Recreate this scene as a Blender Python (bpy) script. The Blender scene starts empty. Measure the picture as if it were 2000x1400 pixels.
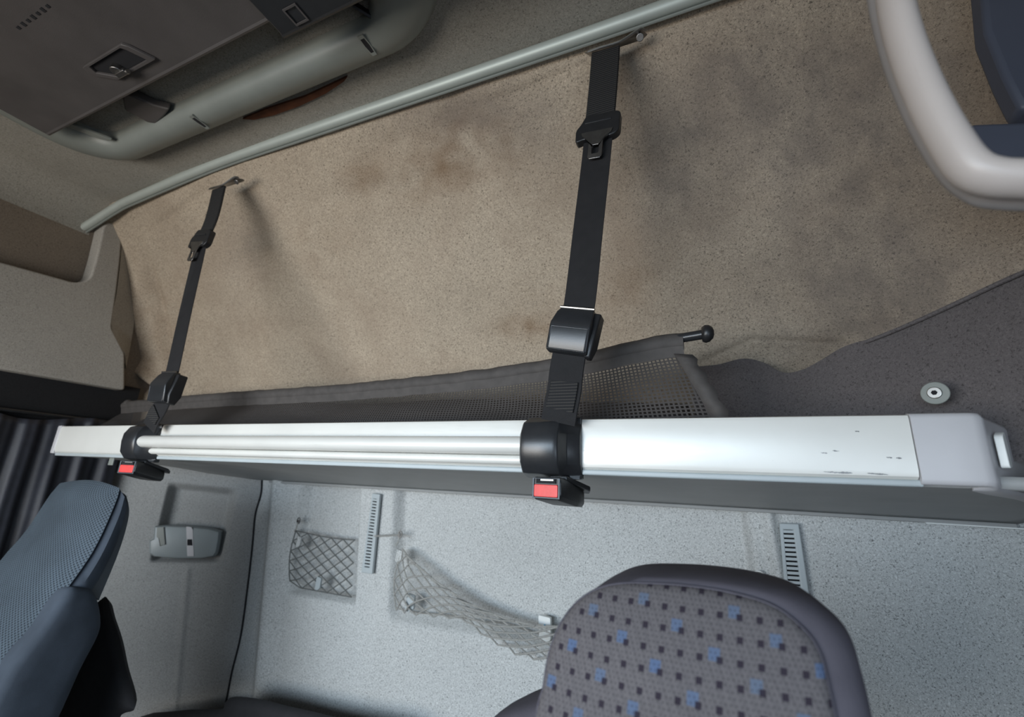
import bpy, bmesh, math, random
from mathutils import Vector, Matrix, noise
random.seed(7)
sc = bpy.context.scene
COL = sc.collection
H = 1.50                                   # eye height above the cab floor

# ------------------------------------------------------------------ camera
RX = Vector((0.9152, 0.3914, 0.0969)); 
F_PX = 879.28
def _basis():
    sh, vx, vy, L = .05, -1028.0, 848.0, 3100.0
    k = math.hypot(sh, 1); hy = vy + sh*(1000-vx)
    d = abs(hy-700)/k; Lr = L*k; f = math.sqrt(d*Lr)
    up = Vector((sh/k*Lr, 1/k*Lr, -f)).normalized()
    X = -Vector((vx-1000, -(vy-700), -f)).normalized()
    Y = up.cross(X)
    return f, Matrix((X, Y, up))
F_PX, R = _basis()
CAM = Vector((0, 0, H))
cd = bpy.data.cameras.new('camera'); cam = bpy.data.objects.new('camera', cd); COL.objects.link(cam)
cam.matrix_world = Matrix.Translation(CAM) @ R.to_4x4()
cd.sensor_width = 36; cd.lens = F_PX/2000*36; cd.clip_start = .01
cd.dof.use_dof = True; cd.dof.focus_distance = .68; cd.dof.aperture_fstop = 4.2
sc.camera = cam
sc.view_settings.view_transform = 'Standard'; sc.view_settings.look = 'None'
sc.view_settings.gamma = 1; sc.view_settings.use_curve_mapping = False
sc.view_settings.exposure = 0.0

w = bpy.data.worlds.new('world'); sc.world = w; w.use_nodes = True
w.node_tree.nodes['Background'].inputs[0].default_value = (.72, .82, 1, 1)
w.node_tree.nodes['Background'].inputs[1].default_value = .25
def area(name, loc, to, sx, sy, power, col, spread=180):
    l = bpy.data.lights.new(name, 'AREA'); l.shape = 'RECTANGLE'; l.size = sx; l.size_y = sy
    l.energy = power; l.color = col; l.spread = math.radians(spread)
    o = bpy.data.objects.new(name, l); COL.objects.link(o); o.location = loc
    o.rotation_euler = (Vector(to)-Vector(loc)).to_track_quat('-Z', 'Y').to_euler()
# daylight through the windscreen: warm light bounced up from the road, blue skylight falling in
area('windscreen_ground_light', (-1.10, -.93, H-.22), (-1.0, 1, H+.22), 1.3, .45, 12.5, (1, .93, .84), 140)
area('windscreen_sky_light', (-.75, -.93, H+.02), (-.55, 1.15, H-.66), 1.7, .40, 13, (.66, .83, 1), 110)
area('driver_window_daylight', (.50, -.35, H-.30), (-.75, 1.0, H-.55), .55, .45, 3, (.70, .84, 1))

# ------------------------------------------------------------------ helpers
def ray(px, py): return R @ Vector((px-1000, 700-py, -F_PX))
def P(px, py, ax, v):                      # point seen at a photo pixel on the plane coord[ax]=v (z above eye level)
    r = ray(px, py); q = r*(v/r[ax]); return Vector((q.x, q.y, q.z+H))
def PY(px, py, y): return P(px, py, 1, y)
def pix(p):
    c = R.transposed() @ (Vector(p)-CAM)
    return (1000+F_PX*c.x/-c.z, 700-F_PX*c.y/-c.z) if c.z < -1e-4 else (-9999, -9999)
def wpos(o):
    v = Vector((0, 0, 0))
    while o is not None: v += Vector(o.location); o = o.parent
    return v
def tag(o, label=None, cat=None, group=None, kind=None):
    if label: o['label'] = label
    if cat: o['category'] = cat
    if group: o['group'] = group
    if kind: o['kind'] = kind
    return o
def thing(name, label, cat, loc, group=None):
    o = bpy.data.objects.new(name, None); COL.objects.link(o); o.location = loc; o.empty_display_size = .05
    return tag(o, label, cat, group)
def obj(name, data, mat, parent=None, smooth=True, bevel=0, sub=0, auto=None, seg=3):
    vs, fs = data
    base = wpos(parent) if parent else sum((Vector(v) for v in vs), Vector())/max(1, len(vs))
    me = bpy.data.meshes.new(name)
    me.from_pydata([tuple(Vector(v)-base) for v in vs], [], fs); me.update()
    bm = bmesh.new(); bm.from_mesh(me); bmesh.ops.recalc_face_normals(bm, faces=bm.faces); bm.to_mesh(me); bm.free()
    if smooth:
        for p in me.polygons: p.use_smooth = True
        me.set_sharp_from_angle(angle=math.radians(auto if auto else 40))
    if mat: me.materials.append(mat)
    o = bpy.data.objects.new(name, me); COL.objects.link(o)
    if parent: o.parent = parent
    else: o.location = base
    if bevel:
        m = o.modifiers.new('bevel', 'BEVEL'); m.width = bevel; m.segments = seg; m.limit_method = 'ANGLE'; m.angle_limit = math.radians(35)
        m.harden_normals = False
    if sub:
        m = o.modifiers.new('sub', 'SUBSURF'); m.levels = sub; m.render_levels = sub
    return o
def struct(name, data, mat, **k):
    o = obj(name, data, mat, **k); o['kind'] = 'structure'; return o
def join(*ds):
    vs, fs = [], []
    for v, f in ds:
        n = len(vs); vs += list(v); fs += [tuple(i+n for i in q) for q in f]
    return vs, fs
def box(a, b):
    x0, y0, z0 = a; x1, y1, z1 = b
    v = [(x, y, z) for x in (x0, x1) for y in (y0, y1) for z in (z0, z1)]
    return v, [(0,1,3,2),(4,6,7,5),(0,4,5,1),(2,3,7,6),(0,2,6,4),(1,5,7,3)]
def obox(c, U, V, N, u, v, n):             # oriented box, half sizes
    vs = [c+U*(i*u)+V*(j*v)+N*(k*n) for i in (-1,1) for j in (-1,1) for k in (-1,1)]
    return vs, [(0,1,3,2),(4,6,7,5),(0,4,5,1),(2,3,7,6),(0,2,6,4),(1,5,7,3)]
def prism(pts, N):                         # closed outline extruded by vector N
    n = len(pts); vs = [Vector(p) for p in pts]+[Vector(p)+N for p in pts]
    fs = [tuple(range(n)), tuple(range(2*n-1, n-1, -1))]
    fs += [(i, (i+1) % n, (i+1) % n+n, i+n) for i in range(n)]
    return vs, fs
def ringprism(out, inn, N):                # outline with a hole, same point count
    n = len(out); vs = []
    for k in (Vector(), N):
        vs += [Vector(p)+k for p in out]+[Vector(p)+k for p in inn]
    fs = []
    for i in range(n):
        j = (i+1) % n
        fs += [(i, j, j+n, i+n), (2*n+i, 3*n+i, 3*n+j, 2*n+j), (i, 2*n+i, 2*n+j, j), (n+i, n+j, 3*n+j, 3*n+i)]
    return vs, fs
def loft(secs, cap=True, closed=True):
    n = len(secs[0]); vs = [Vector(p) for s in secs for p in s]; fs = []
    for a in range(len(secs)-1):
        for i in range(n if closed else n-1):
            j = (i+1) % n
            fs.append((a*n+i, a*n+j, (a+1)*n+j, (a+1)*n+i))
    if cap and closed:
        fs.append(tuple(range(n))); fs.append(tuple(range((len(secs)-1)*n+n-1, (len(secs)-1)*n-1, -1)))
    return vs, fs
def tube(path, r, sides=10, closed=False, flat=1.0, caps=True):
    path = [Vector(p) for p in path]; n = len(path); rs = r if isinstance(r, (list, tuple)) else [r]*n
    t0 = (path[1]-path[0]).normalized()
    a = Vector((0, 0, 1)) if abs(t0.z) < .9 else Vector((1, 0, 0))
    u = (a-t0*a.dot(t0)).normalized(); secs = []
    for i in range(n):
        t = (path[(i+1) % n if closed else min(i+1, n-1)]-path[(i-1) % n if closed else max(i-1, 0)]).normalized()
        u = (u-t*u.dot(t)).normalized(); v = t.cross(u)
        secs.append([path[i]+(u*math.cos(q)+v*math.sin(q)*flat)*rs[i] for q in (2*math.pi*k/sides for k in range(sides))])
    if closed: secs.append(secs[0])
    return loft(secs, cap=caps and not closed)
def cat_rom(pts, n=8, closed=False):
    pts = [Vector(p) for p in pts]; out = []; m = len(pts)
    rng = range(m) if closed else range(m-1)
    for i in rng:
        g = (lambda k: pts[k % m]) if closed else (lambda k: pts[min(max(k, 0), m-1)])
        p0, p1, p2, p3 = g(i-1), g(i), g(i+1), g(i+2)
        for k in range(n):
            t = k/n
            out.append(.5*((2*p1)+(p2-p0)*t+(2*p0-5*p1+4*p2-p3)*t*t+(3*p1-p0-3*p2+p3)*t**3))
    if not closed: out.append(pts[-1])
    return out
def ribbon(cs, ws, wd, th, N):             # webbing: centres, across vectors (list or one), half width, half thickness
    secs = []
    for i, c in enumerate(cs):
        W = ws[i] if isinstance(ws, list) else ws
        hw = wd[i] if isinstance(wd, list) else wd
        Nn = N[i] if isinstance(N, list) else N
        secs.append([c-W*hw-Nn*th, c+W*hw-Nn*th, c+W*(hw+th*.6), c+W*hw+Nn*th, c-W*hw+Nn*th, c-W*(hw+th*.6)])
    return loft(secs)
def disc(c, N, r, t, n=28):
    N = N.normalized(); a = Vector((0, 0, 1)) if abs(N.z) < .9 else Vector((1, 0, 0))
    u = a.cross(N).normalized(); v = N.cross(u)
    return prism([c+(u*math.cos(q)+v*math.sin(q))*r for q in (2*math.pi*k/n for k in range(n))], N*t)
def roundpoly(pts, rads, n=6):
    out = []; m = len(pts)
    for i in range(m):
        p = Vector(pts[i]); a = Vector(pts[i-1])-p; b = Vector(pts[(i+1) % m])-p
        r = rads[i] if isinstance(rads, (list, tuple)) else rads
        r = min(r, a.length*.49, b.length*.49)
        if r <= 0: out.append(p); continue
        s, e = p+a.normalized()*r, p+b.normalized()*r
        for k in range(n+1):
            t = k/n; out.append(s*(1-t)**2+p*2*t*(1-t)+e*t*t)
    return out
def sph(c, r, sc3=(1, 1, 1), nu=20, nv=12):
    secs = []
    for j in range(1, nv):
        a = math.pi*j/nv
        secs.append([c+Vector((math.sin(a)*math.cos(q)*r*sc3[0], math.sin(a)*math.sin(q)*r*sc3[1], math.cos(a)*r*sc3[2])) for q in (2*math.pi*k/nu for k in range(nu))])
    return loft(secs)
def sst(a, b, x):
    t = max(0, min(1, (x-a)/(b-a))); return t*t*(3-2*t)
def segd(px, py, a, b):
    ax, ay = a; bx, by = b; dx, dy = bx-ax, by-ay
    t = max(0, min(1, ((px-ax)*dx+(py-ay)*dy)/(dx*dx+dy*dy)))
    return math.hypot(px-ax-t*dx, py-ay-t*dy), t
X_, Y_, Z_ = Vector((1,0,0)), Vector((0,1,0)), Vector((0,0,1))

# ------------------------------------------------------------------ materials
class NT:
    def __init__(s, name):
        s.m = bpy.data.materials.new(name); s.m.use_nodes = True; s.t = s.m.node_tree
        s.b = s.t.nodes['Principled BSDF']; s.tc = s.n('ShaderNodeTexCoord')
        s.obj = s.tc.outputs['Object']
    def n(s, t): return s.t.nodes.new(t)
    def l(s, a, b): s.t.links.new(a, b)
    def put(s, sock, v):
        if hasattr(v, 'links') or isinstance(v, bpy.types.NodeSocket): s.l(v, sock)
        else: sock.default_value = v
    def math(s, op, a, b=0.0, c=0.0):
        n = s.n('ShaderNodeMath'); n.operation = op
        s.put(n.inputs[0], a); s.put(n.inputs[1], b); s.put(n.inputs[2], c); return n.outputs[0]
    def noise(s, scale, det=2, rough=.5, vec=None, dist=0):
        n = s.n('ShaderNodeTexNoise'); n.inputs['Scale'].default_value = scale; n.inputs['Detail'].default_value = det
        n.inputs['Roughness'].default_value = rough; n.inputs['Distortion'].default_value = dist
        s.l(vec or s.obj, n.inputs['Vector']); return n.outputs['Fac']
    def ramp(s, f, stops):
        n = s.n('ShaderNodeValToRGB'); s.l(f, n.inputs[0]); e = n.color_ramp.elements
        while len(e) < len(stops): e.new(.5)
        for q, (p, c) in zip(e, stops): q.position = p; q.color = (*c, 1) if len(c) == 3 else c
        return n.outputs[0]
    def mix(s, f, a, b, mode='MIX'):
        n = s.n('ShaderNodeMix'); n.data_type = 'RGBA'; n.blend_type = mode
        s.put(n.inputs[0], f); 
        for i, v in ((6, a), (7, b)):
            if isinstance(v, tuple): n.inputs[i].default_value = (*v[:3], 1)
            else: s.l(v, n.inputs[i])
        return n.outputs[2]
    def bump(s, h, st, dist=.001):
        n = s.n('ShaderNodeBump'); n.inputs['Strength'].default_value = st; n.inputs['Distance'].default_value = dist
        s.l(h, n.inputs['Height']); s.l(n.outputs[0], s.b.inputs['Normal'])
    def fin(s, col, rough=.8, metal=0, spec=.5):
        s.put(s.b.inputs['Base Color'], (*col, 1) if isinstance(col, tuple) else col)
        s.put(s.b.inputs['Roughness'], rough); s.b.inputs['Metallic'].default_value = metal
        s.b.inputs['Specular IOR Level'].default_value = spec; return s.m
def plain(name, col, rough=.6, metal=0, var=.12, scale=40, bump=.15, spec=.5, fine=600):
    t = NT(name); f = t.noise(scale, 4, .6)
    c = t.mix(1, col, t.ramp(f, [(.3, (1-var,)*3), (.7, (1+var,)*3)]), 'MULTIPLY')
    if bump: t.bump(t.noise(fine, 2), bump, .0005)
    return t.fin(c, rough, metal, spec)
def felt(name, col, speck=.25, big=.10, scale=330, stain=None, attr=False, bump=.5):
    t = NT(name)
    sp = t.noise(scale, 3, .7, dist=1.0); c = t.mix(1, col, t.ramp(sp, [(.34, (1-speck*2.2,)*3), (.46, (1,)*3), (.54, (1,)*3), (.66, (1+speck*1.2,)*3)]), 'MULTIPLY')
    bg = t.noise(4, 5, .6); c = t.mix(1, c, t.ramp(bg, [(.3, (1-big,)*3), (.7, (1+big,)*3)]), 'MULTIPLY')
    if stain:
        f = t.ramp(t.noise(3.3, 6, .65, dist=.5), [(.46, (0, 0, 0)), (.72, (1, 1, 1))])
        c = t.mix(t.math('MULTIPLY', f, .5), c, stain)
        f2 = t.ramp(t.noise(45, 2, .5), [(.72, (0, 0, 0)), (.78, (1, 1, 1))])
        c = t.mix(t.math('MULTIPLY', f2, .35), c, tuple(v*.45 for v in stain))
    if attr:
        a = t.n('ShaderNodeAttribute'); a.attribute_name = 'stain'
        c = t.mix(t.math('MULTIPLY', a.outputs['Fac'], .75), c, (.17, .095, .045))
        a = t.n('ShaderNodeAttribute'); a.attribute_name = 'painted_shade'
        c = t.mix(t.math('MULTIPLY', a.outputs['Fac'], .85), c, (.115, .098, .092))  # mixes painted shade into the fabric colour
    t.bump(sp, bump, .0012)
    return t.fin(c, .95, 0, .15)
M = {}
M['headliner'] = felt('fabric_headliner', (.29, .275, .24), .22, .08, 330)
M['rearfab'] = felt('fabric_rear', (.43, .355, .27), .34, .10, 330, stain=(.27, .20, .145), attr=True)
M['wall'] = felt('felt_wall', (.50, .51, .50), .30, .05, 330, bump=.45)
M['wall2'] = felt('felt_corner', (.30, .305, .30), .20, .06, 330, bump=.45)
M['niche'] = felt('felt_niche', (.20, .165, .13), .2, .1, 330)
M['panel'] = felt('felt_panel', (.38, .355, .315), .18, .07, 330)
M['darkfelt'] = felt('felt_dark', (.125, .112, .112), .22, .08, 330)
M['charcoal'] = felt('charcoal_trim', (.022, .022, .023), .15, .05, 330)
M['under'] = plain('underside', (.34, .345, .34), .55, var=.06, scale=12, bump=.25)
M['plgrey'] = plain('grey_plastic', (.21, .225, .205), .45, var=.05, scale=15, bump=.2)
M['pllight'] = plain('light_plastic', (.53, .52, .53), .45, var=.03, scale=12, bump=.15)
M['plvent'] = plain('vent_plastic', (.40, .44, .45), .45, var=.04, scale=15, bump=.1)
M['plblack'] = plain('black_plastic', (.016, .016, .017), .38, var=.15, scale=80, bump=.3)
M['plblack2'] = plain('satin_black', (.020, .021, .023), .30, var=.1, scale=80, bump=.1)
M['hatch'] = plain('hatch_dark', (.075, .068, .066), .5, var=.15, scale=10, bump=.3)
M['steel'] = plain('steel', (.42, .41, .39), .35, 1, var=.1, scale=60, bump=.1)
M['dsteel'] = plain('worn_steel', (.30, .29, .28), .36, 1, var=.15, scale=60, bump=.1)
M['alu'] = plain('anodised_alu', (.48, .52, .48), .5, .3, var=.04, scale=20, bump=.1)
M['red'] = plain('red_button', (.72, .06, .055), .4, var=.08, scale=90, bump=.2)
M['white'] = plain('white_plastic', (.72, .74, .72), .4, var=.04, scale=30, bump=.1)
M['dcord'] = plain('grey_cord', (.13, .135, .13), .8, var=.2, scale=300, bump=.4)
M['pldim'] = plain('dim_plastic', (.26, .24, .23), .5, var=.04, scale=15, bump=.1)
M['lamp'] = plain('lamp_plastic', (.25, .28, .285), .42, var=.04, scale=15, bump=.1)
M['cord'] = plain('elastic_cord', (.30, .295, .275), .8, var=.2, scale=300, bump=.4)
M['gap'] = plain('seam_gap', (.010, .010, .012), .9, var=.1, bump=0)
M['orange'] = plain('foam_orange', (.10, .033, .012), .9, var=.35, scale=30, bump=.6)
M['curtain'] = plain('curtain_navy', (.026, .028, .038), .5, var=.15, scale=60, bump=.5, fine=1500)
M['blackcloth'] = plain('black_cloth', (.012, .012, .014), .85, var=.2, scale=60, bump=.5, fine=1500)
M['beige'] = plain('beige_plastic', (.46, .405, .37), .42, var=.03, scale=10, bump=.1)
M['navy'] = plain('dark_blue_plastic', (.060, .068, .095), .5, var=.08, scale=8, bump=.1)
M['shell'] = plain('seat_shell', (.075, .090, .105), .42, var=.06, scale=10, bump=.3)
M['velour'] = plain('seat_velour', (.045, .057, .075), .9, var=.28, scale=9, bump=.3, spec=.3)

def m_rail():
    t = NT('painted_alu_rail'); c = t.mix(1, (.73, .72, .675), t.ramp(t.noise(9, 4), [(.3, (.95,)*3), (.7, (1.03,)*3)]), 'MULTIPLY')
    mp = t.n('ShaderNodeMapping'); t.l(t.obj, mp.inputs[0]); mp.inputs['Scale'].default_value = (3, 60, 60); mp.inputs['Rotation'].default_value = (0, .25, 0)
    sc_ = t.noise(8, 5, .7, mp.outputs[0]); scr = t.ramp(sc_, [(.66, (0,)*3), (.70, (1,)*3)])
    c = t.mix(t.math('MULTIPLY', scr, .30), c, (.52, .50, .47))
    sp = t.ramp(t.noise(90, 3, .6), [(.74, (0,)*3), (.79, (1,)*3)])
    c = t.mix(t.math('MULTIPLY', sp, .45), c, (.25, .23, .21))
    return t.fin(c, t.ramp(sc_, [(.4, (.42,)*3), (.7, (.30,)*3)]), .15)
M['rail'] = m_rail()
def m_web():
    t = NT('webbing'); s = t.n('ShaderNodeSeparateXYZ'); t.l(t.obj, s.inputs[0])
    a = t.math('SINE', t.math('MULTIPLY', t.math('ADD', s.outputs[2], t.math('ABSOLUTE', t.math('MULTIPLY', s.outputs[0], .8))), 3500.0))
    t.bump(a, .4, .0005)
    return t.fin(t.mix(t.noise(60, 3), (.010, .010, .011), (.020, .019, .020)), .75, 0, .3)
M['web'] = m_web()
def m_stitch():
    t = NT('webbing_stitched'); s = t.n('ShaderNodeSeparateXYZ'); t.l(t.obj, s.inputs[0])
    row = t.math('SINE', t.math('MULTIPLY', s.outputs[2], 1500.0)); col = t.math('SINE', t.math('MULTIPLY', s.outputs[0], 2600.0))
    r = t.math('GREATER_THAN', t.math('ADD', row, t.math('MULTIPLY', col, .25)), .72)
    t.bump(t.math('MULTIPLY', row, 1.0), .5, .0006)
    return t.fin(t.mix(r, (.013, .013, .014), (.052, .048, .043)), .8, 0, .3)
M['stitch'] = m_stitch()
def m_net():
    t = NT('mesh_cloth'); s = t.n('ShaderNodeAttribute'); s.attribute_name = 'UVMap'
    u = t.n('ShaderNodeUVMap'); u.uv_map = 'UVMap'; q = t.n('ShaderNodeSeparateXYZ'); t.l(u.outputs[0], q.inputs[0])
    a = t.math('ABSOLUTE', t.math('SUBTRACT', t.math('FRACT', t.math('MULTIPLY', q.outputs[0], 1/.0062)), .5))
    b = t.math('ABSOLUTE', t.math('SUBTRACT', t.math('FRACT', t.math('MULTIPLY', q.outputs[1], 1/.0062)), .5))
    hole = t.math('LESS_THAN', t.math('MAXIMUM', a, b), .30)
    t.l(t.math('SUBTRACT', 1.0, hole), t.b.inputs['Alpha'])
    return t.fin((.055, .049, .046), .8, 0, .3)
M['mesh'] = m_net()
M['netband'] = plain('net_band', (.060, .053, .049), .75, var=.2, scale=50, bump=.4, fine=900)
M['bedding'] = plain('dark_bedding', (.052, .046, .046), .95, var=.15, scale=20, bump=.5)
def m_pattern():
    t = NT('seat_pattern'); s = t.n('ShaderNodeSeparateXYZ'); t.l(t.obj, s.inputs[0])
    x, z = s.outputs[0], s.outputs[2]
    base = t.mix(t.noise(7, 4), (.105, .098, .104), (.150, .135, .135))
    wv = t.math('SINE', t.math('MULTIPLY', t.math('ADD', x, t.math('MULTIPLY', z, .45)), 1050.0))
    base = t.mix(t.math('MULTIPLY', t.math('GREATER_THAN', wv, .5), .22), base, (.06, .055, .06))
    base = t.mix(t.math('MULTIPLY', t.ramp(t.noise(500, 2), [(.4, (0,)*3), (.6, (1,)*3)]), .25), base, (.07, .066, .07))
    G = .0121
    def cells(offx, offz, g, half, skew):
        u = t.math('DIVIDE', t.math('ADD', t.math('ADD', x, t.math('MULTIPLY', z, skew)), offx), g)
        v = t.math('DIVIDE', t.math('ADD', z, offz), g)
        fu = t.math('ABSOLUTE', t.math('SUBTRACT', t.math('FRACT', u), .5)); fv = t.math('ABSOLUTE', t.math('SUBTRACT', t.math('FRACT', v), .5))
        return t.math('LESS_THAN', t.math('MAXIMUM', fu, fv), half), t.math('FLOOR', u), t.math('FLOOR', v)
    bl, iu, iv = cells(.0033, -.0026, G, .29, -.08)
    cv = t.n('ShaderNodeCombineXYZ'); t.l(iu, cv.inputs[0]); t.l(iv, cv.inputs[1])
    wn = t.n('ShaderNodeTexWhiteNoise'); wn.noise_dimensions = '2D'; t.l(cv.outputs[0], wn.inputs['Vector'])
    k = t.math('MODULO', t.math('ADD', t.math('ADD', iu, t.math('MULTIPLY', iv, 2.0)), 500.0), 5.0)
    bl = t.math('MULTIPLY', bl, t.math('MULTIPLY', t.math('LESS_THAN', t.math('ABSOLUTE', t.math('SUBTRACT', k, 2.0)), .5), t.math('GREATER_THAN', wn.outputs[0], .15)))
    c = t.mix(t.math('MULTIPLY', bl, .75), base, t.mix(wn.outputs[0], (.105, .135, .185), (.075, .125, .235)))
    dk, _, _ = cells(0, 0, G, .155, -.08)
    c = t.mix(t.math('MULTIPLY', dk, .92), c, (.022, .017, .027))
    dt, _, _ = cells(.001, .001, G/4, .16, .3)
    c = t.mix(t.math('MULTIPLY', dt, .6), c, (.03, .026, .03))
    t.bump(t.noise(900, 2), .5, .0008)
    return t.fin(c, .95, 0, .15)
M['pattern'] = m_pattern()
M['bolster'] = plain('seat_bolster', (.095, .088, .105), .95, var=.25, scale=8, bump=.6, spec=.15)
def m_knit():
    t = NT('knit_mesh'); s = t.n('ShaderNodeUVMap'); s.uv_map = 'UVMap'; q = t.n('ShaderNodeSeparateXYZ'); t.l(s.outputs[0], q.inputs[0])
    a = t.math('SINE', t.math('MULTIPLY', q.outputs[0], 900.0)); b = t.math('SINE', t.math('MULTIPLY', q.outputs[1], 900.0))
    h = t.math('MULTIPLY', a, b); c = t.mix(t.ramp(h, [(.0, (0,)*3), (.5, (1,)*3)]), (.068, .090, .112), (.018, .025, .033))
    c = t.mix(1, c, t.ramp(t.noise(9, 4), [(.3, (.8,)*3), (.7, (1.2,)*3)]), 'MULTIPLY')
    t.bump(h, .5, .0015)
    return t.fin(c, .85, 0, .3)
M['knit'] = m_knit()

def set_uv(o, uvs):                         # per-vertex uv list
    uv = o.data.uv_layers.new(name='UVMap')
    for lp in o.data.loops: uv.data[lp.index].uv = uvs[lp.vertex_index]

# ------------------------------------------------------------------ cab shell
LX, RXW, DB, ZC = -1.80, .52, 1.15, .80      # left wall, right wall, rear wall, ceiling (above eye)
ROD_Y, ROD_Z = .625, .795
def grid(nu, nv, f):
    vs = [f(i/(nu-1), j/(nv-1)) for j in range(nv) for i in range(nu)]
    fs = [(j*nu+i, j*nu+i+1, (j+1)*nu+i+1, (j+1)*nu+i) for j in range(nv-1) for i in range(nu-1)]
    return vs, fs
# ceiling with coved sides running forward of the trim rod
def ceil_profile(n=60):
    pts = []
    for k in range(13):
        a = math.pi/2*k/12; pts.append((LX+.10-.10*math.cos(a), ZC+.012-.10+.10*math.sin(a)))
    pts += [(LX+.10+(RXW-.28-LX-.10)*k/10, ZC+.012) for k in range(1, 11)]
    for k in range(1, 13):
        a = math.pi/2*k/12; pts.append((RXW-.28+.28*math.sin(a), ZC+.012-.30+.30*math.cos(a)))
    return pts
cp = ceil_profile(); ys = [-1.0+1.62*k/30 for k in range(31)]
cv_, cf_ = [], []
for y in ys:
    for (x, z) in cp: cv_.append(Vector((x, y, H+z)))
n = len(cp)
for a in range(30):
    for i in range(n-1): cf_.append((a*n+i, a*n+i+1, (a+1)*n+i+1, (a+1)*n+i))
struct('ceiling', (cv_, cf_), M['headliner'], auto=60)
# left wall, right wall, floor, front
struct('wall_left', box((LX-.03, -1.0, 0), (LX, 1.25, H+.83)), M['niche'], smooth=False)
struct('wall_right', box((RXW, -.05, 0), (RXW+.03, 1.25, H+.83)), M['darkfelt'], smooth=False)
struct('floor', box((LX-.03, -1.0, -.03), (RXW+.03, 1.25, 0)), M['charcoal'], smooth=False)
struct('wall_front', join(box((LX-.03, -1.03, 0), (RXW+.03, -1.0, H-.52)), box((LX-.03, -1.03, H+.28), (RXW+.03, -1.0, H+.82))), M['headliner'], smooth=False)

# rear upper fabric: runs from the rod back and down behind the bunk
prof = cat_rom([(0, .617, .818), (0, .655, .775), (0, .76, .655), (0, .86, .52), (0, .94, .40), (0, 1.01, .27), (0, 1.05, .13), (0, 1.06, .055)], 14)
creases = [  # pixel-space guides: a, b, width px, depth m
    ((470, 385), (520, 620), 26, -.012), ((405, 372), (292, 450), 9, -.008), ((1150, 125), (960, 200), 9, -.007),
    ((960, 200), (650, 330), 22, -.006), ((1225, 130), (1245, 420), 38, -.014), ((1250, 90), (1560, 40), 26, .007),
    ((560, 395), (860, 350), 24, -.007), ((900, 300), (1120, 160), 24, .006), ((860, 150), (940, 330), 30, -.006),
    ((300, 600), (350, 790), 10, -.012), ((700, 560), (1050, 520), 60, .006), ((1300, 560), (1640, 660), 60, -.012),
    ((252, 700), (330, 762), 10, .028), ((255, 728), (310, 782), 8, -.022), ((285, 480), (262, 640), 14, .010), ((1500, 330), (1720, 470), 60, .006),
    ((278, 475), (355, 775), 8, -.016), ((1345, 722), (1470, 668), 8, -.014), ((1470, 668), (1650, 676), 9, -.014)]
NU, NV = 300, 150
def fab(u, v):
    x = LX+(RXW-LX)*u; k = v*(len(prof)-1); i = min(int(k), len(prof)-2); q = prof[i].lerp(prof[i+1], k-i)
    tdir = (prof[i+1]-prof[i]).normalized(); nrm = Vector((0, -tdir.z, tdir.y)) if tdir.z < 0 else Vector((0, tdir.z, -tdir.y))
    if nrm.y > 0: nrm = -nrm
    # corners pull towards the camera at both sides
    cl = max(0, (-1.62-x)/.18); cr = max(0, (x-.22)/.30)
    fy = v
    pull = cl*.17*fy + cr*cr*.17*min(1, fy*1.6)
    p = Vector((x, q.y-pull, H+q.z))
    px, py = pix(p); d = 0
    for a, b, wd, dp in creases:
        r, t = segd(px, py, a, b)
        if r < wd*3: d += dp*math.exp(-(r/wd)**2)*(math.sin(math.pi*min(max(t*.8+.1, 0), 1))**.6)
    d += .005*noise.noise(Vector((x*5, v*5, 0)))+.002*noise.noise(Vector((x*15, v*13, 3)))
    d *= min(1, v*12)
    return p+nrm*d
fd = grid(NU, NV, fab)
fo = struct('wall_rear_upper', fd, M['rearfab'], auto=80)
def blotch(px, py, lst, nz=1):
    s = 0
    for cx, cy, rx, ry, a in lst:
        q = ((px-cx)/rx)**2+((py-cy)/ry)**2
        n_ = .6+nz*(.9*noise.noise(Vector((px*.012, py*.012, cx)))+.6*noise.noise(Vector((px*.04, py*.04, cy))))
        s += a*math.exp(-q)*max(0, n_)
    return max(0, min(1, s))
st = [(1050, 640, 60, 26, 1.0), (900, 290, 120, 70, .8), (760, 350, 130, 50, .5), (1180, 560, 180, 60, .35), (300, 640, 70, 90, .5), (620, 470, 90, 70, .3), (90, 490, 100, 50, .4)]
shade_spots = [(900, 220, 140, 70, .9), (1700, 250, 380, 330, 1.2), (1300, 330, 110, 140, .8), (480, 480, 50, 110, .6), (1750, 620, 280, 160, 1.2), (1450, 180, 200, 120, .6), (1050, 250, 60, 80, .5)]  # shade painted on the fabric, mostly towards the right and top right
a1 = fo.data.attributes.new('stain', 'FLOAT', 'POINT'); a2 = fo.data.attributes.new('painted_shade', 'FLOAT', 'POINT')
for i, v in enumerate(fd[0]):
    px, py = pix(v); a1.data[i].value = blotch(px, py, st); a2.data[i].value = blotch(px, py, shade_spots, .45)*.75

# dark corner trim above the bunk on the right, with its soft wavy upper edge
cpts = [(1352, 716), (1400, 712), (1452, 700), (1492, 708), (1530, 727), (1566, 722), (1600, 705), (1650, 676), (1720, 655), (1800, 622), (1900, 575), (2010, 528), (2120, 470)]
def cy(px): return .955-max(0, (px-1500))/500*.26
top = cat_rom([PY(a, b, cy(a)) for a, b in cpts], 6)
rows = []
for k in range(12):
    t = k/11; rows.append([Vector((p.x+.0*t, p.y-.035*math.sin(t*math.pi/2)-.02*t, p.z*(1-t)+(H+.055)*t)) for p in top])
vs = [p for r_ in rows for p in r_]; n = len(top)
struct('trim_2', (vs, [(j*n+i, j*n+i+1, (j+1)*n+i+1, (j+1)*n+i) for j in range(11) for i in range(n-1)]), M['darkfelt'], auto=70)
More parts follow.
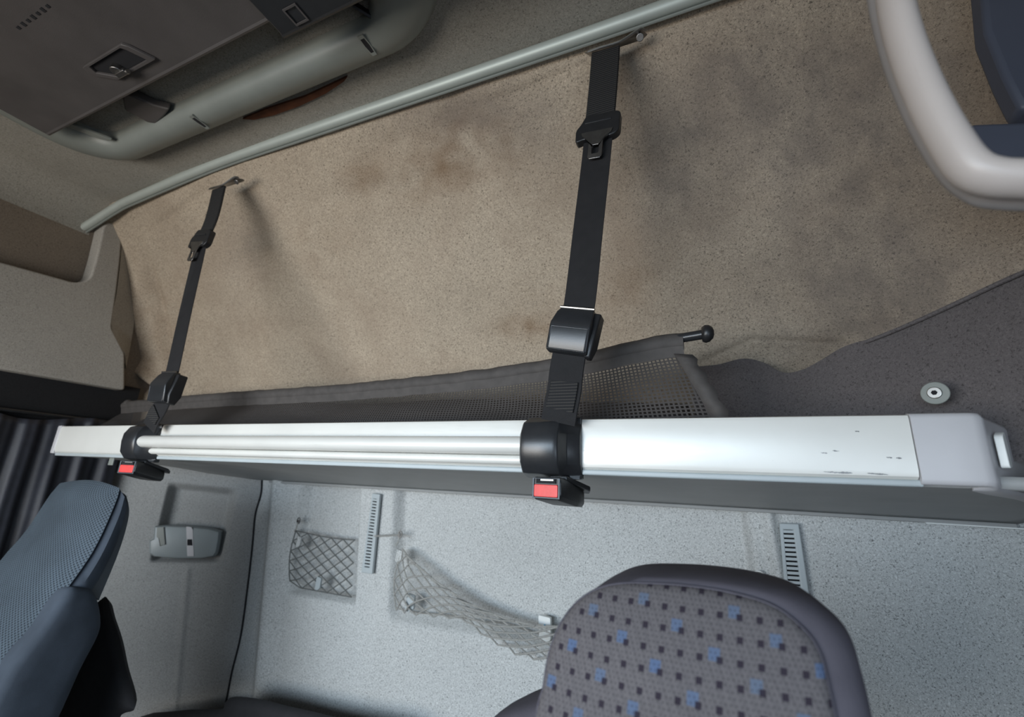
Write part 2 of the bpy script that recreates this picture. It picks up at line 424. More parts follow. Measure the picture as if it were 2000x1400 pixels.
# piping line along the crease
obj_p = struct('trim_3', tube(cat_rom([PY(a, b, cy(a)-.006) for a, b in [(1690, 668), (1760, 640), (1850, 600), (1950, 553), (2030, 518)]], 5), .003, 8), M['darkfelt'])
# corner panel behind passenger (45 degrees) and lower rear wall
SX = P(500, 1000, 1, DB).x                       # seam
def wallY(x, z):                                 # relief of the rear wall, + = away from the camera
    px, py = pix((x, DB, z)); d = 0
    def lx(a, ya, b, yb): return a+(b-a)*(py-ya)/(yb-ya)
    e1 = lx(588, 960, 560, 1150); e2 = lx(700, 960, 690, 1170)
    bot = 1150+(px-575)*.16
    f = sst(e1-9, e1+9, px)*(1-sst(e2-5, e2+5, px))*(1-sst(bot-4, bot+16, py)); d += .042*f
    e3 = lx(776, 960, 765, 1200); e4 = lx(1452, 990, 1475, 1160); bot2 = 1196+(px-775)*.155
    f = sst(e3-10, e3+6, px)*(1-sst(e4-8, e4+8, px))*(1-sst(bot2-6, bot2+26, py)); d += .036*f
    g = lx(548, 960, 512, 1380); d -= .028*math.exp(-((px-g)/14)**2)
    g = lx(1500, 1000, 1530, 1180); d -= .016*math.exp(-((px-g)/12)**2)
    g = lx(1460, 990, 1478, 1160); d += .006*math.exp(-((px-g)/5)**2)
    return d
x0, x1 = SX-.05, RXW
seam = [(514, 925), (513, 938), (511, 965), (500, 1005), (495, 1060), (486, 1140), (472, 1240), (455, 1310), (443, 1372), (430, 1440)]
SEAMP = cat_rom([PY(a, b, DB) for a, b in seam], 6)
def seamx(z):
    if z >= SEAMP[0].z: return SEAMP[0].x
    for a, b in zip(SEAMP, SEAMP[1:]):
        if a.z >= z >= b.z: return a.x+(b.x-a.x)*(a.z-z)/(a.z-b.z+1e-9)
    return SEAMP[-1].x
def wl(u, v):
    z = H+.02-(1.05)*v; xs = P(515+(445-515)*0, 940, 1, DB).x
    xa = seamx(z); x = xa+(x1-xa)*u
    return Vector((x, DB+wallY(x, z), z))
struct('wall_back', grid(420, 210, wl), M['wall'], auto=70)
cA, cB = Vector((-1.83, .80, 0)), Vector((-1.455, DB+.002, 0))
def cpanel(u, v):
    z = H+.10-1.2*v; xb = seamx(z)
    b = Vector((xb, DB, 0)); p = cA.lerp(b, u); bow = .055*math.sin(math.pi*u)
    N = Vector((.68, -.73, 0))
    p = p-N*bow*.6; p.z = z; px, py = pix(p); d = 0
    # moulded recess around the lamp
    l_, r_ = 333-(py-940)*.24, 462-(py-940)*.22
    f = sst(l_-5, l_+9, px)*(1-sst(r_-16, r_+10, px))*sst(938+(px-330)*.10, 958+(px-330)*.10, py)*(1-sst(1090, 1100, py))
    d += .040*f
    g = 368-(py-1100)*.09
    if py > 1098: d -= .006*math.exp(-((px-g)/7)**2)*sst(1098, 1115, py)
    return p-N*d
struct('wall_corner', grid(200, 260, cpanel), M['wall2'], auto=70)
# dark seam gap between the corner panel and the rear wall
struct('trim_4', tube([p-Y_*.003 for p in SEAMP], .0028, 6), M['gap'])

# ------------------------------------------------------------------ left side panel above the curtain
def LP(px, py, x=-1.745): return P(px, py, 0, x)
ol = [(-160, 478), (0, 511), (90, 536), (150, 553), (176, 545), (188, 505), (203, 440), (212, 434), (240, 440), (236, 500), (228, 570), (218, 640), (244, 690), (244, 762), (0, 720), (-160, 690)]
base = [LP(*q) for q in ol]
N_ = Vector((-1, 0, 0))
lp = roundpoly(base, [0, .02, .02, .03, .04, .02, .01, .01, .01, .02, .02, .01, .01, .01, 0, 0], 5)
t = thing('side_panel', 'grey felt moulded side panel with raised rear post above the dark curtain', 'wall panel', (LX, .6, H+.2))
ina = cat_rom([LP(*q, -1.746) for q in ((240, 440), (236, 500), (228, 570), (218, 640), (244, 690))], 5)
otb = cat_rom([LP(*q, -1.790) for q in ((280, 474), (274, 540), (265, 610), (256, 670), (246, 720))], 5)
m_ = len(ina)
body = prism(lp, N_*.055)
cham = (ina+otb+[p+N_*.02 for p in otb], [(k, k+1, m_+k+1, m_+k) for k in range(m_-1)]+[(m_+k, m_+k+1, 2*m_+k+1, 2*m_+k) for k in range(m_-1)])
obj('panel_body', body, M['panel'], t, bevel=.010, seg=4)
obj('rear_chamfer', cham, M['panel'], t, auto=60)
struct('trim_1', box((LX, -.3, H-.02), (LX+.018, .87, H+.26)), M['charcoal'], smooth=False)
# curtain
t = thing('window_curtain', 'dark navy pleated window curtain hanging behind the mesh covered seat', 'curtain', (LX+.05, .5, H-.5))
def cur(u, v):
    y = -.1+.95*u; z = H+.128-.85*v-.012*math.sin(u*19)
    amp = .005+.012*v
    ph = u*84+1.3*math.sin(u*9)+v*1.4*math.sin(u*14)
    return Vector((LX+.045+amp*math.sin(ph)+.35*amp*math.sin(ph*2.3+1)+.004*noise.noise(Vector((u*9, v*6, 0))), y, z))
o = obj('curtain_cloth', grid(260, 50, cur), M['curtain'], t, auto=80)
m = o.modifiers.new('s', 'SOLIDIFY'); m.thickness = .002
obj('curtain_track', tube([(LX+.03, -.3, H+.135), (LX+.03, .86, H+.135)], .006, 8), M['plblack'], t)

# ------------------------------------------------------------------ ceiling rod
rp = [P(a, b, 1, y) for a, b, y in [(148, 452, .60), (178, 434, .607), (225, 404, .612), (262, 385, .614), (330, 366, .619)]]
zr = P(900, 178, 1, .619).z
t = thing('headliner_rod', 'pale aluminium trim rod along the join of ceiling and rear fabric', 'trim rod', (-.6, .619, zr))
path = cat_rom(rp, 4)+[Vector((-1.1+k*.1, .619, P(600, 285, 1, .619).z)) for k in range(0, 17)]
path = [p-Z_*.004 for p in cat_rom([rp[0], rp[1], rp[2], rp[3], P(420, 318, 1, .615), P(600, 254, 1, .614), P(900, 150, 1, .613), P(1180, 53, 1, .613), P(1400, -25, 1, .613), P(1700, -130, 1, .613)], 10)]
nn = len(path)
obj('rod_tube', tube(path, [min(.0125, .005+.0009*k) for k in range(nn)], 16), M['alu'], t)
obj('rod_flange', tube([p+Vector((0, .008, -.0135)) for p in path], .003, 8), M['plgrey'], t)

# ------------------------------------------------------------------ roof hatch
HZ = .79
def HP(px, py, z=HZ): return P(px, py, 2, z)
ox0, ox1, oy1, oy0 = -1.50, -.335, .515, -.35
t = thing('roof_hatch', 'grey plastic framed roof hatch in the ceiling at the upper left', 'roof hatch', ((ox0+ox1)/2, .1, H+ZC))
def rr(x0, x1, y0, y1, r, n=10):
    out = []
    for cx, cy_, a0 in ((x1-r, y1-r, 0), (x0+r, y1-r, 90), (x0+r, y0+r, 180), (x1-r, y0+r, 270)):
        for k in range(n+1):
            a = math.radians(a0+90*k/n); out.append((cx+r*math.cos(a), cy_+r*math.sin(a)))
    return out
ix0, ix1, iy1, iy0 = -1.36, -.475, .438, -.27
secs = []
for t_, z in [(0, .812), (.03, .800), (.12, .782), (.35, .766), (.65, .760), (.88, .765), (1.0, .780), (1.04, .815)]:
    a = rr(ox0+(ix0-ox0)*t_, ox1+(ix1-ox1)*t_, oy0+(iy0-oy0)*t_, oy1+(iy1-oy1)*t_, .17-.11*t_)
    secs.append([Vector((x, y, H+z)) for x, y in a])
obj('hatch_frame', loft(secs, cap=False), M['plgrey'], t, auto=70)
inn = rr(ix0-.01, ix1+.01, iy0, iy1+.01, .06)
def well(u, v):
    x = ix0-.01+(ix1-ix0+.02)*u; y = iy0+(iy1-iy0+.01)*v
    return Vector((x, y, H+.800-.010*math.sin(math.pi*u)*math.sin(math.pi*v)))
obj('inner_liner', grid(30, 30, well), M['headliner'], t, auto=80)
for (px, py) in ((718, 88), (390, 238)):
    c = HP(px, py, .761)
    obj('slot', ringprism([c+Vector(q)+Z_*.002 for q in ((-.006,-.02,0),(.006,-.02,0),(.007,.0,0),(.005,.02,0),(-.005,.02,0),(-.007,0,0))], [c+Vector(q)*.55+Z_*.002 for q in ((-.006,-.02,0),(.006,-.02,0),(.007,.0,0),(.005,.02,0),(-.005,.02,0),(-.007,0,0))], -Z_*.004), M['plgrey'], t, smooth=False)
    obj('slot_gap', prism([c+Vector(q)*.7+Z_*.001 for q in ((-.006,-.02,0),(.006,-.02,0),(.007,.0,0),(.005,.02,0),(-.005,.02,0),(-.007,0,0))], -Z_*.003), M['gap'], t, smooth=False)
br = [HP(a, b, .775) for a, b in [(236, 178), (300, 206), (331, 214), (322, 226), (306, 243), (288, 240), (243, 215)]]
obj('hinge_bracket', prism(br, Z_*.02), M['hatch'], t, bevel=.004)
sl = [HP(a, b, .765) for a, b in [(128, 238), (205, 268), (218, 273), (212, 276), (196, 272), (116, 243)]]
obj('frame_catch', prism(sl, Z_*.006), M['plgrey'], t, bevel=.001)
# torn headliner gap showing foam
og = [(478, 240), (520, 222), (600, 196), (682, 158), (676, 166), (640, 190), (590, 214), (540, 232), (500, 241)]
ogp = [P(a-4, b-7, 2, .806) for a, b in og]
t2 = tag(obj('foam_gap', prism(ogp, Z_*.012), M['orange'], None, smooth=False), 'rust orange foam showing in gap of headliner beside the roof hatch frame', 'foam')

# dark shade panels hanging below the hatch
def panel_from(corner, xl, yl, z, zt, lbl, nm):
    pass
zA = .735
cA_ = HP(92, 262, zA)
HATCH = t
A = [Vector((cA_.x, cA_.y, H+zA)), Vector((cA_.x+.98, cA_.y, H+zA)), Vector((cA_.x+.98, cA_.y-.60, H+zA)), Vector((cA_.x, cA_.y-.60, H+zA))]
t = obj('shade_panel', prism(A, Z_*.012), M['hatch'], HATCH, bevel=.003); t['label'] = 'large dark shade panel with recessed latch'
obj('edge_rail', tube([A[0]+Vector((.0, .001, .004)), A[1]+Vector((0, .001, .004))], .0055, 8), M['hatch'], t)
obj('side_rail', tube([A[0]+Vector((0, .0, .004)), A[3]+Vector((0, 0, .004))], .0045, 8), M['hatch'], t)
def q4(pts, z): return [HP(a, b, z) for a, b in pts]
lo = q4([(163, 128), (238, 82), (252, 86), (305, 112), (232, 152), (180, 143)], zA-.001)
lc = sum(lo, Vector())/6
obj('latch_plate', ringprism(lo, [p.lerp(lc, .20) for p in lo], -Z_*.006), M['hatch'], t, bevel=.0012)
obj('latch_recess', prism([p.lerp(lc, .22) for p in lo], -Z_*.001), M['gap'], t, smooth=False)
lk = HP(228, 140, zA-.012)
kn = obj('latch_knob', join(disc(lk+Z_*.011, -Z_, .011, .012), obox(lk+Vector((.01, .004, -.003)), X_, Y_, Z_, .014, .005, .004)), M['dsteel'], t, bevel=.0015)
obj('knob_tip', disc(lk+Vector((.024, .006, -.004)), X_, .004, .004), M['steel'], t)
# warning print marks on the panel (two worn lines)
mk = []
for k in range(7):
    c = HP(36+k*9.5, 54-k*7.0, zA-.0005); mk.append(obox(c, X_, Y_, Z_, .0035, .0022+.001*(k % 2), .0006))
obj('worn_print', join(*mk), M['gap'], t, smooth=False)
zB = .705
cB_ = HP(552, 72, zB)
Bq = [cB_, cB_+Vector((.40, 0, 0)), cB_+Vector((.40, -.5, 0)), cB_+Vector((0, -.5, 0))]
t = obj('shade_panel', prism(Bq, Z_*.012), M['plblack2'], HATCH, bevel=.003); t['label'] = 'smaller blackish shade panel'
obj('edge_rail', tube([Bq[0]+Vector((0, 0, .004)), Bq[1]+Vector((0, 0, .004))], .005, 8), M['plblack'], t)
cc = HP(578, 28, zB-.001)
obj('catch', ringprism([cc+Vector(q) for q in ((-.014,-.014,0),(.014,-.014,0),(.014,.014,0),(-.014,.014,0))], [cc+Vector(q)*.8 for q in ((-.014,-.014,0),(.014,-.014,0),(.014,.014,0),(-.014,.014,0))], -Z_*.002), M['hatch'], t, smooth=False)
# arm that carries the smaller panel
a0, a1_ = HP(690, 8, .78), HP(735, 36, .78); t = HATCH
obj('slide_arm', tube([a0, a1_], .007, 8, flat=.6), M['plblack'], t)

# ------------------------------------------------------------------ bunk
RY = .631; zt = P(1000, 848-.01425*2028, 1, RY).z; zb = zt-.0718
xl, xr_ = PY(112, 858, RY).x, PY(1783, 860, RY).x
bunk = thing('folding_bunk', 'white aluminium edged upper bunk across the rear of the cab', 'bunk', ((xl+xr_)/2, RY+.2, zb))
def profx(x):
    r = .006
    pr = [(RY+.03, zt-.004), (RY+.026, zt), (RY+r, zt), (RY+.0015, zt-.0015), (RY, zt-r), (RY, zb+.010), (RY+.002, zb+.004), (RY+.008, zb), (RY+.03, zb)]
    return [Vector((x, y, z)) for y, z in pr]
obj('front_rail', loft([profx(xl+(xr_-xl)*k/40) for k in range(41)]), M['rail'], bunk, auto=30)
lipz = PY(1500, 848+.0365*2528, RY+.008).z
obj('lower_lip', box((xl, RY+.004, lipz), (xr_+.004, RY+.03, zb+.001)), M['plvent'], bunk, bevel=.002)
# underside board
yb, zbk = DB-.012, PY(1450, 992, DB-.012).z
def under(u, v):
    x = xl+.01+(RXW-.045-xl)*u; y = RY+.02+(yb-RY-.02)*v
    if v > .0 and x > xr_:                       # chamfered right corner
        y = max(y, RY+.02+min(1, (x-xr_-.05)/.18)*.17) if x > xr_+.05 else y
    z = (lipz+.002)*(1-v)+zbk*v+.010*math.sin(math.pi*v)
    return Vector((x, y, z))
uo = obj('base_board', grid(80, 16, under), M['under'], bunk, auto=70)
m = uo.modifiers.new('s', 'SOLIDIFY'); m.thickness = .012; m.offset = -1
# back trim strip, glossy edge
obj('rear_edge', tube([Vector((-1.40, yb-.004, zbk-.003)), Vector((RXW-.04, yb-.004, zbk-.003))], .004, 8), M['under'], bunk)
obj('bright_edge', box((P(1805, 1010, 1, yb-.006).x, yb-.010, zbk-.0085), (RXW-.03, yb-.003, zbk-.006)), M['white'], bunk)
for px in (474, 498):
    obj('rivet', sph(P(px, 931+(px-474)*.1, 2, zbk-H+.006), .004, (1, 1, .5)), M['steel'], bunk)
# left cap
capL = [PY(112, 830, RY-.001), PY(96, 833, RY+.006), PY(88, 880, RY+.010), PY(95, 885, RY+.004), PY(112, 886, RY-.001)]
def capsec(dx, ins, y0): return [Vector((xl+dx, y0, zt+.001-ins)), Vector((xl+dx, RY+.032, zt+.001-ins)), Vector((xl+dx, RY+.032, zb-.001+ins)), Vector((xl+dx, y0, zb-.001+ins))]
obj('left_end_cap', loft([capsec(.002, 0, RY-.0015), capsec(-.012, .0005, RY-.0015), capsec(-.019, .003, RY+.001), capsec(-.0225, .009, RY+.006)]), M['pllight'], bunk, bevel=.002)
# right cap: moulded corner turning back at 45 degrees
xc = PY(1935, 860, RY).x
pathc = [(xr_+.001, RY-.0015), (xr_+.03, RY-.002), (xc-.012, RY-.002), (xc-.004, RY+.000), (xc+.001, RY+.006), (xc+.006, RY+.016), (xc+.03, RY+.052), (xc+.10, RY+.16), (xc+.13, RY+.21)]
secs = []
for i, (x, y) in enumerate(pathc):
    r = .006; s = min(1, max(0, i-3)/5); k = min(1, max(0, i-2)/3)
    zt_, zb_ = zt+.001-.004*s, zb-.004-.010*s
    inw = (Vector((0, 1, 0))*(1-k)+Vector((-.86, .50, 0))*k).normalized(); p = Vector((x, y, 0)); D_ = .022
    def q_(d_, z_): v = p+inw*d_; v.z = z_; return v
    secs.append([q_(0, zt_-r), q_(.002, zt_-.0015), q_(r, zt_), q_(D_, zt_), q_(D_, zb_), q_(r, zb_), q_(.002, zb_+.0015), q_(0, zb_+r)])
ec = obj('right_end_cap', loft(secs), M['pllight'], bunk, auto=50)
# release handle in the chamfered face
dirc = Vector((.06, .098, 0)).normalized(); nc = Vector((dirc.y, -dirc.x, 0))
hc = Vector((xc+.014, RY+.028, zt-.034))
obj('release_handle', prism(roundpoly([hc-dirc*.010-Z_*.022+nc*.002, hc+dirc*.004-Z_*.020+nc*.002, hc+dirc*.007+Z_*.004+nc*.002, hc+dirc*.004+Z_*.018+nc*.002, hc-dirc*.010+Z_*.012+nc*.002], .004, 3), nc*.007), M['white'], bunk, bevel=.0015)
# dark scuffs near the right of the rail
for px, py, L_ in ((1622, 921, 30), (1708, 924, 24), (1640, 880, 8), (1617, 884, 8), (1745, 893, 7), (1764, 894, 7), (1655, 922, 14), (1684, 842, 5)):
    up_, dn_ = [], []
    for k in range(int(L_)+1):
        e = math.sin(math.pi*min(1, (k+.15)/(L_+.3)))**.5; c = PY(px-14+k*1.7, py+k*.12, RY-.0004)
        up_.append(c+Z_*random.uniform(.0002, .0011)*e); dn_.append(c-Z_*random.uniform(.0002, .0011)*e)
    obj('scuff_mark', prism(up_+dn_[::-1], Y_*.0003), M['dsteel'], bunk, smooth=False)
# grab tubes
zt1 = PY(950, 869, RY-.020).z; zt2 = PY(950, 896.5, RY-.012).z
xa, xb = PY(272, 866, RY-.02).x, PY(1030, 869, RY-.02).x
gt = obj('grab_tube', tube([Vector((xa-.0005, RY-.020, zt1)), Vector((xa+.0015, RY-.02, zt1)), Vector((xa+.006, RY-.02, zt1)), Vector((xb, RY-.02, zt1))], [.0085, .0116, .0132, .0132], 28), M['rail'], bunk, auto=60)
obj('lower_grab_tube', tube([Vector((PY(292, 890, RY-.012).x, RY-.012, zt2)), Vector((PY(296, 890, RY-.012).x, RY-.012, zt2)), Vector((xb, RY-.012, zt2))], [.0048, .0070, .0070], 18), M['rail'], bunk, auto=60)

def bracket(pl, pr, right):
    # pl,pr: pixel columns of the bracket; wraps the rail front
    xl_, xr2 = PY(pl, 860, RY-.03).x, PY(pr, 865, RY-.012).x
    w_ = xr2-xl_
    def sec(x, yf, ins):
        T, B = zt+.0015-ins*.5, zb-.014+ins*.5
        return [Vector((x, RY+.012, T)), Vector((x, RY-.004, T)), Vector((x, yf+.010, T-.010)), Vector((x, yf+.001, T-.026)), Vector((x, yf, (T+B)/2)),
                Vector((x, yf+.003, B+.020)), Vector((x, yf+.014, B+.006)), Vector((x, RY-.002, B)), Vector((x, RY+.012, B))]
    yf = RY-.040
    secs = [sec(xl_, yf+.008, .004), sec(xl_+.004, yf+.002, .001), sec(xl_+.012, yf, 0), sec(xl_+w_*.62, yf, 0), sec(xl_+w_*.70, yf+.003, 0), sec(xl_+w_*.80, yf+.020, 0), sec(xr2-.002, yf+.028, .001), sec(xr2, yf+.030, .003)]
    o = obj('strap_bracket', loft(secs), M['plblack2'], bunk, auto=35, bevel=.0012, seg=2)
    return o
bracket(1016, 1132, True)
bracket(243, 298, False)

# ------------------------------------------------------------------ straps
def strap(cs, label, adj, hold, bottomlen, s=1.0):
    """cs: list of (px,py,y) centres from the roof anchor down to the bracket"""
    pts = [PY(a, b, y) for a, b, y in cs]
    t = thing('bunk_strap', label, 'strap', pts[-1], 'black belts holding up the bunk')
    N = Vector((0, -1, 0))
    def W(d): return (X_-d*X_.dot(d)).normalized()
    path = cat_rom(pts, 6)
    def near(py): return min(range(len(path)), key=lambda i: abs(pix(path[i])[1]-py))
    i1, i2, i3 = near(hold[0]), near(adj[0]), near(adj[1])
    hw = .0235
    def rib(a, b, off, th, hw_, nm, mt):
        seg_ = path[a:b+1]; ws = []; ns = []
        for k in range(len(seg_)):
            d = (path[min(a+k+1, len(path)-1)]-path[max(a+k-1, 0)]).normalized(); w_ = W(d); ws.append(w_); nn_ = w_.cross(d).normalized()
            if nn_.y > 0: nn_ = -nn_
            ns.append(nn_)
        return obj(nm, ribbon([p+N*off for p in seg_], ws, hw_, th, ns), mt, t, auto=50)
    rib(0, i1, 0, .0028, .0235, 'sewn_loop', M['stitch'])
    rib(i1-1, i2+1, 0, .0009, .0235, 'webbing', M['web'])
    rib(i3-1, len(path)-1, -.004, .0016, .0245, 'lower_webbing', M['web'])
    # sewn patch on the lower end
    a, b = near(bottomlen[0]), near(bottomlen[1])
    rib(a, b, -.001, .0014, .0195, 'sewn_patch', M['stitch'])
    def fr(i):
        d = (path[min(i+1, len(path)-1)]-path[max(i-1, 0)]).normalized(); w_ = W(d); n_ = w_.cross(d).normalized()
        if n_.y > 0: n_ = -n_
        return d, w_, n_
    # tongue holder
    d, w_, n_ = fr(i1); c = path[i1]
    def q(u, v, n0=0): return c+w_*u+d*v+n_*n0
    out = roundpoly([q(-.029, -.006, -.006), q(-.022, -.022, -.006), q(.026, -.022, -.006), q(.036, -.018, -.006), q(.036, .018, -.006), q(.026, .026, -.006), q(-.024, .026, -.006), q(-.036, .030, -.006), q(-.037, .004, -.006)], .006, 4)
    hd = obj('tongue_holder', prism(out, n_*.015), M['plblack'], t, bevel=.0035)
    obj('belt_slot', obox(q(0, -.006, .0095), w_, d, n_, .022, .0016, .001), M['plblack2'], hd, bevel=.0005)
    # metal tongue
    oo = [(-.026, .014), (.026, .014), (.024, .021), (.013, .029), (.0115, .036), (.0115, .064), (.0085, .068), (-.0085, .068), (-.0115, .064), (-.0115, .036), (-.013, .029), (-.024, .021)]
    ii = [(-.004, .042), (.004, .042), (.0055, .0425), (.0058, .044), (.0058, .047), (.0058, .056), (.005, .0585), (-.005, .0585), (-.0058, .056), (-.0058, .047), (-.0058, .044), (-.0055, .0425)]
    tg = obj('metal_tongue', ringprism([q(u, v, .0085) for u, v in oo], [q(u, v, .0085) for u, v in ii], n_*.0025), M['dsteel'], t, bevel=.0006, seg=2)
    tg['label'] = 'worn steel tongue with a slot'
    # adjuster
    ia = (i2+i3)//2; d, w_, n_ = fr(ia); c = (path[i2]+path[i3])/2; Lh = (path[i3]-path[i2]).length/2
    def sec(v, hw_, n0, n1):
        return [q(-hw_, v, n0), q(hw_, v, n0), q(hw_, v, n1), q(-hw_, v, n1)]
    ad = obj('strap_adjuster', loft([sec(-Lh, .0245, -.004, .007), sec(-Lh*.72, .028, -.006, .013), sec(-Lh*.15, .0305, -.006, .020), sec(Lh*.0, .0305, -.006, .020), sec(Lh*.9, .0305, -.006, .0125), sec(Lh, .0300, -.004, .010)]), M['plblack2'], t, bevel=.002)
    obj('adjuster_side', loft([[q(.0255, -Lh*.86, -.016), q(.036, -Lh*.86, -.016), q(.036, -Lh*.86, .004), q(.0255, -Lh*.86, .006)], [q(.0255, Lh*.5, -.018), q(.036, Lh*.5, -.018), q(.036, Lh*.5, .008), q(.0255, Lh*.5, .010)], [q(.0255, Lh*1.05, -.012), q(.0335, Lh*1.05, -.012), q(.0335, Lh*1.05, .002), q(.0255, Lh*1.05, .004)]]), M['plblack'], ad, bevel=.002)
    obj('cover_edge', ringprism([q(-.0285, Lh*.0, .0165), q(.0285, Lh*.0, .0165), q(.0285, Lh*.97, .010), q(-.0285, Lh*.97, .010)], [q(-.0265, Lh*.06, .0165), q(.0265, Lh*.06, .0165), q(.0265, Lh*.92, .010), q(-.0265, Lh*.92, .010)], n_*.0035), M['plblack2'], ad, bevel=.0006)
    obj('top_bar', tube([q(-.026, -Lh*.98, .008), q(.026, -Lh*.98, .008)], .0022, 8), M['dsteel'], ad)
    # anchor: steel plate and wire loop
    c = path[0]; d = Vector((0, 0, -1)); w_ = X_; n_ = Vector((0, -1, 0))
    pl = [c+Vector(v) for v in ((-.038, -.004, .006), (-.030, -.010, -.004), (.026, -.010, -.002), (.062, -.004, .014), (.070, .012, .018), (.060, .022, .022), (-.030, .016, .016))]
    an = obj('anchor_plate', prism(pl, Vector((0, .002, .0025))), M['dsteel'], t, bevel=.0008)
    obj('anchor_wire', tube(cat_rom([c+Vector(v) for v in ((-.030, -.006, .002), (-.010, -.008, .000), (.020, -.008, -.002), (.034, -.007, .002), (.060, -.004, .016), (.066, .004, .018))], 4), .0022, 8), M['steel'], an)
    obj('anchor_screw', disc(c+Vector((.058, .006, .010)), Vector((0, -.6, -.8)), .0065, .003, 16), M['dsteel'], an, bevel=.001)
    return t
strap([(1183, 98, .612), (1178, 165, .612), (1170, 250, .610), (1163, 320, .608), (1148, 450, .604), (1132, 590, .598), (1118, 650, .594), (1106, 712, .592), (1100, 760, .593), (1092, 800, .596), (1088, 824, .600)],
      'black bunk strap with tongue and large adjuster, the right one of two', (603, 697), (252,), (742, 798))
strap([(428, 368, .612), (414, 425, .612), (394, 474, .610), (384, 515, .609), (362, 610, .606), (336, 728, .600), (326, 760, .597), (312, 792, .594), (298, 812, .596), (288, 835, .600)],
      'black bunk strap near the left wall, left one of two', (732, 788), (470,), (802, 822))

# ------------------------------------------------------------------ belt buckles under the brackets
def buckle(px, py, ang, label, tilt=.0, dep=RY-.020):
    c = PY(px, py, dep); t = thing('belt_buckle', label, 'buckle', c+Z_*.015, 'red button buckles under the bunk rail')
    f = Vector((math.sin(ang), -math.cos(ang), 0)); r = Vector((math.cos(ang), math.sin(ang), 0)); u = Z_
    def q(a, b, z): return c+r*a+f*b+u*(z+b*tilt)
    # body: long axis runs away from the camera side (-f)
    def sec(b, w_, h_): 
        return [q(a, b, z) for a, z in ((-w_, h_*.55), (-w_*.85, h_), (w_*.85, h_), (w_, h_*.55), (w_, -h_*.6), (w_*.8, -h_), (-w_*.8, -h_), (-w_, -h_*.6))]
    b = obj('buckle_body', loft([sec(.000, .0225, .014), sec(-.004, .0235, .0152), sec(-.050, .0235, .0150), sec(-.072, .020, .0125), sec(-.078, .016, .009)]), M['plblack'], t, bevel=.0012, auto=35)
    obj('release_button', prism(roundpoly([q(-.0185, .0, -.0115), q(.0185, 0, -.0115), q(.0185, 0, .0045), q(-.0185, 0, .0045)], .002, 3), f*.0022), M['red'], t, bevel=.0008)['label'] = 'red release button'
    obj('tongue_slot', obox(q(0, .0005, .0090), r, f, u, .0150, .0015, .0030), M['gap'], t, smooth=False)
    obj('slot_metal', obox(q(.002, .0015, .0102), r, f, u, .010, .001, .0010), M['steel'], t, smooth=False)
    obj('button_frame', ringprism([q(a, .0, z) for a, z in ((-.0215, -.0135), (.0215, -.0135), (.0215, .0130), (-.0215, .0130))], [q(a, .0, z) for a, z in ((-.0190, -.0120), (.0190, -.0120), (.0190, .0122), (-.0190, .0122))], f*.0018), M['shell'], t, bevel=.0006)
    obj('mounting_stalk', prism([q(-.008, -.02, .014), q(.020, -.02, .014), q(.030, -.072, .010), q(.022, -.086, .008), q(.004, -.080, .008)], u*.007), M['plblack'], t, bevel=.002)
    return t
buckle(1067, 953, math.radians(-12), 'black belt buckle with red button under the right bracket', .16, dep=RY-.035)
buckle(249, 912, math.radians(12), 'black belt buckle with red button under the left bracket', .22, dep=RY-.034)
c = PY(217, 902, RY+.03)
tag(obj('board_tab', box(c+Vector((-.010, -.001, -.008)), c+Vector((.010, .002, .012))), M['plgrey'], None, bevel=.001), 'small grey tab under the left end of the bunk', 'tab')

# ------------------------------------------------------------------ safety net with its pole
net = thing('safety_net', 'dark mesh safety net on a pole behind the bunk rail', 'safety net', (-.9, .74, H+.1))
LN = 160
def yrod(u): return .800+(.700-.800)*u
topv = [(246, 784), (420, 768), (650, 752), (860, 731), (1000, 713), (1110, 695), (1200, 675), (1270, 659), (1334, 650)]
pl_t = cat_rom([PY(a, b, yrod((a-246)/1088)) for a, b in topv], 20)
tw = []
for i, p in enumerate(pl_t):
    px, _ = pix(p); tw.append(p+Z_*(.0016*noise.noise(Vector((p.x*28, 0, 0)))+.0006*noise.noise(Vector((p.x*90, 1, 0)))))
r0 = .0135
def bandsec(p, i):
    wob = .0015*noise.noise(Vector((p.x*22, 5, 0)))
    out = []
    for k in range(10):
        a = math.pi*2*k/10
        out.append(Vector((p.x, p.y+math.cos(a)*r0*.85, p.z-r0+math.sin(a)*(r0+wob))))
    return out
obj('pole_sleeve', loft([bandsec(p, i) for i, p in enumerate(tw)]), M['netband'], net, auto=70)
# hem under the sleeve
def hem(i, t): p = tw[i]; return Vector((p.x, p.y-.008+.004*t, p.z-2*r0+.004-.016*t))
n = len(tw)
obj('sleeve_hem', ([hem(i, t) for t in (0, 1) for i in range(n)], [(i, i+1, n+i+1, n+i) for i in range(n-1)]), M['netband'], net)
# mesh cloth down to the mattress
nb = 14
def rightx(t): return t
vs, uvs = [], []
acc = 0; us = [0]
for i in range(1, n): acc += (tw[i]-tw[i-1]).length; us.append(acc)
slant = [PY(a, b, yv) for a, b, yv in [(1334, 672, .70), (1345, 700, .70), (1375, 745, .70), (1398, 780, .70), (1408, 815, .70)]]
for j in range(nb+1):
    t = j/nb; sag = .010*math.sin(math.pi*t)
    for i in range(n):
        h = hem(i, 1); u = us[i]/acc
        ext = .050*t*max(0, (u-.75)/.25)**2                  # right edge runs outward to the rail
        z = h.z*(1-t)+(zt-.008)*t; y = h.y-(h.y-RY-.045)*t*.6+sag*math.sin(u*17)
        vs.append(Vector((h.x+ext, y+.003*noise.noise(Vector((h.x*14, t*3, 0))), z))); uvs.append((us[i]+ext*.3, t*.125))
o = obj('mesh_cloth', (vs, [(j*n+i, j*n+i+1, (j+1)*n+i+1, (j+1)*n+i) for j in range(nb) for i in range(n-1)]), M['mesh'], net, auto=80)
